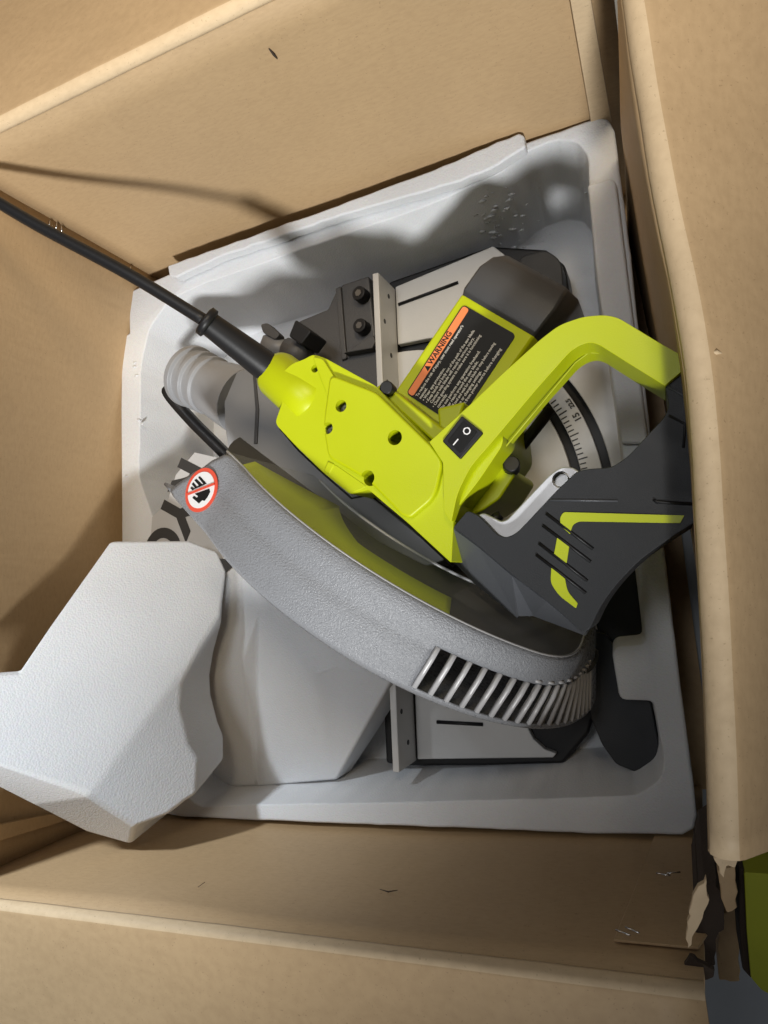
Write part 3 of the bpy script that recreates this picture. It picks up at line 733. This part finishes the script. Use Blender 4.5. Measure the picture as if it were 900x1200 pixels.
lines = ["To reduce the risk of injury, user must read operator's", "manual.", "• Wear eye protection.", "• Keep hands and body out of the path of the saw blade.", "  Contact with blade will result in serious injury.", "• Check guarding system to make sure it is functioning", "  correctly.",
         "• Do not perform any operation freehand.", "• Never reach around the saw blade.", "• Turn off tool and wait for saw blade to stop before moving", "  workpiece or changing settings.", "• Disconnect from power source before changing"]
pitch = (LH - OB - .003) / len(lines)
for i, s_ in enumerate(lines):
    text_mesh('label_line', s_, pitch * .98, lab(.0022, OB + pitch * (i + .85) + .0008, .0009), lx, (0, 0, 1), M['print'], label, bold=.00006, scale_x=min(1.0, (LW - .004) / (max(len(s_), 50) * pitch * .47)))
# flange, bolt at the motor root
fl_ = prism('motor_flange', [(438, 455), (449, 447), (517, 500), (540, 512), (510, 520)], ZB - .008, .03, M['lime'], saw, bev=.002)
cyl('flange_bolt', at(452, 455, ZB - .004) - Vector((0, 0, .008)), (.1, 0, 1), .0045, .010, M['black'], fl_, 16, .001)
prism('motor_flange', [(512, 478), (545, 470), (535, 500), (515, 515)], ZB - .02, .02, M['lime'], saw, bev=.002)

# ---- handle arm (lime) and grip (charcoal)
ZA = .280
arm_o = [(503, 518), (548, 477), (590, 437), (633, 398), (655, 381), (683, 371), (708, 369), (724, 372), (770, 400), (812, 424)]
arm_i = [(779, 452), (740, 428), (702, 404), (692, 401), (680, 404), (668, 412), (627, 458), (575, 520), (552, 546), (536, 578), (529, 612), (520, 600), (519, 542)]
arm = prism('handle_arm', round_poly(arm_o + arm_i, [2, 3, 4, 8, 10, 10, 8, 10, 8, 1, 1, 6, 8, 6, 6, 8, 10, 10, 12, 12, 3, 3, 3]), [ZA] * 1000, .034, M['lime'], saw, bev=.004, seg=4)
# lower lime block under the arm root with its bolt
lb = prism('gear_cover', round_poly([(545, 545), (600, 548), (604, 556), (585, 585), (566, 598), (552, 604), (530, 600)], 4), .245, .06, M['lime'], saw, bev=.004)
cyl('cover_bolt', at(597, 548, .246) - Vector((0, 0, .006)), (.2, .2, 1), .0052, .010, M['black'], lb, 16, .001)
tube('pivot_rod', [at(588, 552, .21), at(645, 480, .20)], .004, M['black'], saw, 10)
# power switch
sw = prism('power_switch', round_poly([(518, 517), (541, 487), (566, 507), (539, 538)], 2), ZA + .0018, .006, M['black'], saw, bev=.0008)
rock = prism('rocker', round_poly([(524, 517), (543, 493), (559, 506), (539, 531)], 2), [ZA + .0022] * 7 + [ZA + .0035] * 6 + [ZA + .0024] * 7, .004, M['ink'], sw, bev=.0006)
sdir = (at(546, 506, ZA) - at(536, 518, ZA)).normalized()
sper = Vector((-sdir.y, sdir.x, 0))
for s_, (px, py) in (('O', (547, 505)), ('I', (534, 518))):
    p = at(px, py, ZA + .0030); text_mesh('switch_mark', s_, .0062, p - sdir * .0021, -sper, (0, 0, 1), M['white'], sw, 'CENTER', bold=.00008)
# grip
ZG = .276
grip_px = [(779, 451), (812, 424), (850, 440), (862, 520), (850, 590), (818, 610), (780, 634), (750, 656), (722, 685), (704, 710), (692, 736), (684, 742), (640, 704), (600, 674), (560, 640), (531, 618), (548, 598), (562, 605), (583, 627), (594, 630), (606, 624), (654, 573), (676, 552), (692, 549), (717, 548), (737, 534), (765, 503), (778, 490), (784, 476)]
gp = round_poly(grip_px, [2, 1, 8, 20, 20, 14, 14, 14, 14, 14, 6, 6, 10, 10, 10, 3, 4, 4, 6, 6, 6, 6, 6, 6, 10, 14, 10, 8, 6])
grip = prism('handle_grip', gp, ZG, .040, M['dark'], saw, bev=.0055, seg=5)
# graphite skirt facing the guard
sk_top = [(530, 619), (560, 641), (600, 675), (640, 705), (684, 742)]
sk_out = [(528, 655), (556, 684), (598, 712), (625, 722), (686, 745)]
for i0, i1 in ((0, 3), (2, 5)):
    T = [at(x, y, ZG - .005) for x, y in sk_top[i0:i1]]; O = [at(x, y, ZG - .034 - (.004 if i0 else 0)) for x, y in sk_out[i0:i1]]
    if not i0: O[-1] = at(606, 724, ZG - .036)
    if i0: O[0] = at(604, 722, ZG - .036)
    B = [Vector((p.x + .006, p.y + .012, p.z - .03)) for p in O]
    D = [Vector((p.x + .012, p.y + .018, p.z - .02)) for p in T]
    loft('grip_skirt', [T, O, B], M['skirt'], grip, closed=False).modifiers.new('thickness', 'SOLIDIFY').thickness = .002
# raised seam panels and grooves on the grip
def seam(pts, r=.0007, m='black', z=ZG + .0001, par=None):
    tube('grip_seam', [at(x, y, z) for x, y in pts], r, M[m], par or grip, 6)
seam([(784, 487), (803, 497), (801, 525)]); seam([(766, 585), (769, 588), (818, 591)], .0009); seam([(645, 586), (724, 587)], .0006, 'skirt')
seam([(781, 452), (815, 472)], .0006, 'skirt')
for a, b in (((240, 755), (405, 880)), ((228, 797), (397, 925)), ((215, 860), (385, 992)), ((205, 900), (380, 1035))):
    P = [(560 + q[0] / 3, 350 + q[1] / 3) for q in (a, b)]
    seam(P, .0009)
trim = [[(660, 600), (802, 604), (797, 613), (678, 611), (671, 615), (668, 626), (657, 616), (656, 607)],
        [(653, 629), (667, 640), (664, 660), (649, 650)],
        [(646, 665), (662, 678), (665, 693), (677, 707), (675, 713), (655, 698), (645, 683)]]
rr = [[5, 1, 1, 5, 4, 1, 1, 4], 1, [1, 1, 6, 1, 1, 8, 6]]
for t_, r__ in zip(trim, rr): prism('lime_inlay', round_poly(t_, r__), ZG + .0006, .004, M['lime'], grip, bev=.0006)
# silver latch lever with its eye
lv = prism('latch_lever', round_poly([(560, 603), (567, 601), (587, 611), (594, 609), (644, 556), (657, 547), (671, 547), (692, 562), (664, 585), (616, 634), (594, 642), (575, 632)], [3, 3, 6, 6, 8, 6, 6, 4, 6, 8, 8, 6]), ZG - .007, .006, M['silver'], saw, bev=.001)
bake(lv); bpy.context.view_layer.update()
cut(lv, [cyl('c', at(657, 562, ZG - .007) - Vector((0, 0, .02)), (0, 0, 1), .0047, .04, None, None, 28)])
cyl('latch_pin', at(657, 562, ZG - .014) - Vector((0, 0, .01)), (0, 0, 1), .0040, .010, M['steel'], lv, 20)
tube('trigger_spring', [at(578, 604, .25), at(584, 612, .25)], .004, M['black'], saw, 10)

# ------------------------------------------------------------------ torn corner of the box
def torn(px, z, d, m, seed, amp=2.0): return prism('torn_edge', rag(px, 6, amp, seed), z, d, M[m], box, bev=.0006, seg=2)
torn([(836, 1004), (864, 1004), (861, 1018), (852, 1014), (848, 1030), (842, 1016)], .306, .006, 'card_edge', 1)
torn([(840, 1020), (861, 1014), (864, 1064), (852, 1070), (845, 1052)], .27, .01, 'card', 2)
torn([(826, 1038), (840, 1030), (848, 1062), (848, 1090), (838, 1102), (838, 1132), (826, 1138), (812, 1118), (808, 1106), (818, 1076)], .262, .12, 'void', 3, 2.5)  # dark prism filling the torn hole, its shade put into the colour
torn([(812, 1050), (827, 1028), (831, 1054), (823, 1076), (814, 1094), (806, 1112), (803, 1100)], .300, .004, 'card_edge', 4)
torn([(843, 1072), (864, 1062), (867, 1150), (843, 1149), (841, 1112)], .19, .15, 'card', 5, 1.2)
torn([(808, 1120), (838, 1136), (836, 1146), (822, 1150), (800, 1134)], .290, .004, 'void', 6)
lp = prism('printed_panel', round_poly([(872, 1022), (930, 1026), (930, 1180), (892, 1160), (880, 1146), (875, 1090)], 3), .235, .20, M['lime_d'], box, bev=.003)
lp['label'] = 'lime green printed outer side of the box'
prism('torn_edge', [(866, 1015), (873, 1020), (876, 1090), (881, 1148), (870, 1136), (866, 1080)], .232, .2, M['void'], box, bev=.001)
# staples
def staple(px, py, a, b, L=.010, ang_=0):
    p, nn = on_wall(px, py, a, b)
    if nn.dot(CAM - p) < 0: nn = -nn
    dr = (Vector((*b, 0)) - Vector((*a, 0))).normalized(); dr = dr * math.cos(ang_) + Vector((0, 0, 1)) * math.sin(ang_)
    q = p + nn * .0095
    tube('staple', [q - dr * L / 2, q, q + dr * L / 2], .0005, M['staple'], box, 6)
for x, y, g in ((655, 1045, .3), (667, 1043, -.4), (608, 1117, .5), (619, 1114, .6)): staple(x + 125, y, BL, (.012, -.181), .008, g)
for x, y in ((58, 262), (72, 268), (66, 264), (142, 312), (153, 315)): 
    p, nn = on_wall(x, y, BL, TL); q = on_plane(x, y, Vector((-.497, 0, 0)), Vector((1, 0, 0)))
    g = random.uniform(0, PI); dr = Vector((0, math.cos(g), math.sin(g))) * .003
    tube('staple', [q - dr, q + dr], .0006, M['staple'], box, 6)
# nicks in the cardboard
for pts, a, b in (([(315, 52), (321, 59), (325, 64)], TL, TR),):
    tube('wall_nick', [on_wall(x, y, a, b)[0] + Vector((0, -.0030, 0)) for x, y in pts], [.0003, .0009, .0003], M['void'], box, 6)

for pts in ([(168, 1110), (176, 1116), (184, 1118)], [(490, 1132), (496, 1140), (500, 1146)]):
    tube('flap_nick', [at(x, y, .3015) for x, y in pts], [.0001, .0007, .0001], M['void'], box, 6)
for pts in ([(445, 1049), (455, 1052), (466, 1050)], [(232, 1046), (240, 1040)]):
    tube('wall_nick', [on_wall(x, y, BL, (.012, -.181))[0] + Vector((0, .0035, 0)) for x, y in pts], [.0002] + [.0005] * (len(pts) - 2) + [.0002], M['void'], box, 6)
rnd = random.Random(5)
for k, (x, y) in enumerate([(812, 398), (818, 404), (824, 408), (815, 412), (828, 414), (820, 420)]):
    p = at(x, y, .3235); q = at(x + rnd.uniform(10, 22), y + rnd.uniform(-5, 5), .318)
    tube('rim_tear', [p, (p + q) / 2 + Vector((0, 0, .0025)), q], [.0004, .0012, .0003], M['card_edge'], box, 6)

tube('housing_seam', [at(x, y, ZB - .030) for x, y in [(328, 502), (350, 528), (382, 558), (412, 584), (434, 580), (480, 617), (531, 664)]], .0007, M['black'], body, 6)
tube('arm_seam', [at(x, y, ZA - .018) for x, y in [(779, 458), (741, 436), (705, 414), (690, 413), (674, 425), (632, 476), (582, 536)]], .0005, M['lime_d'], arm, 6)
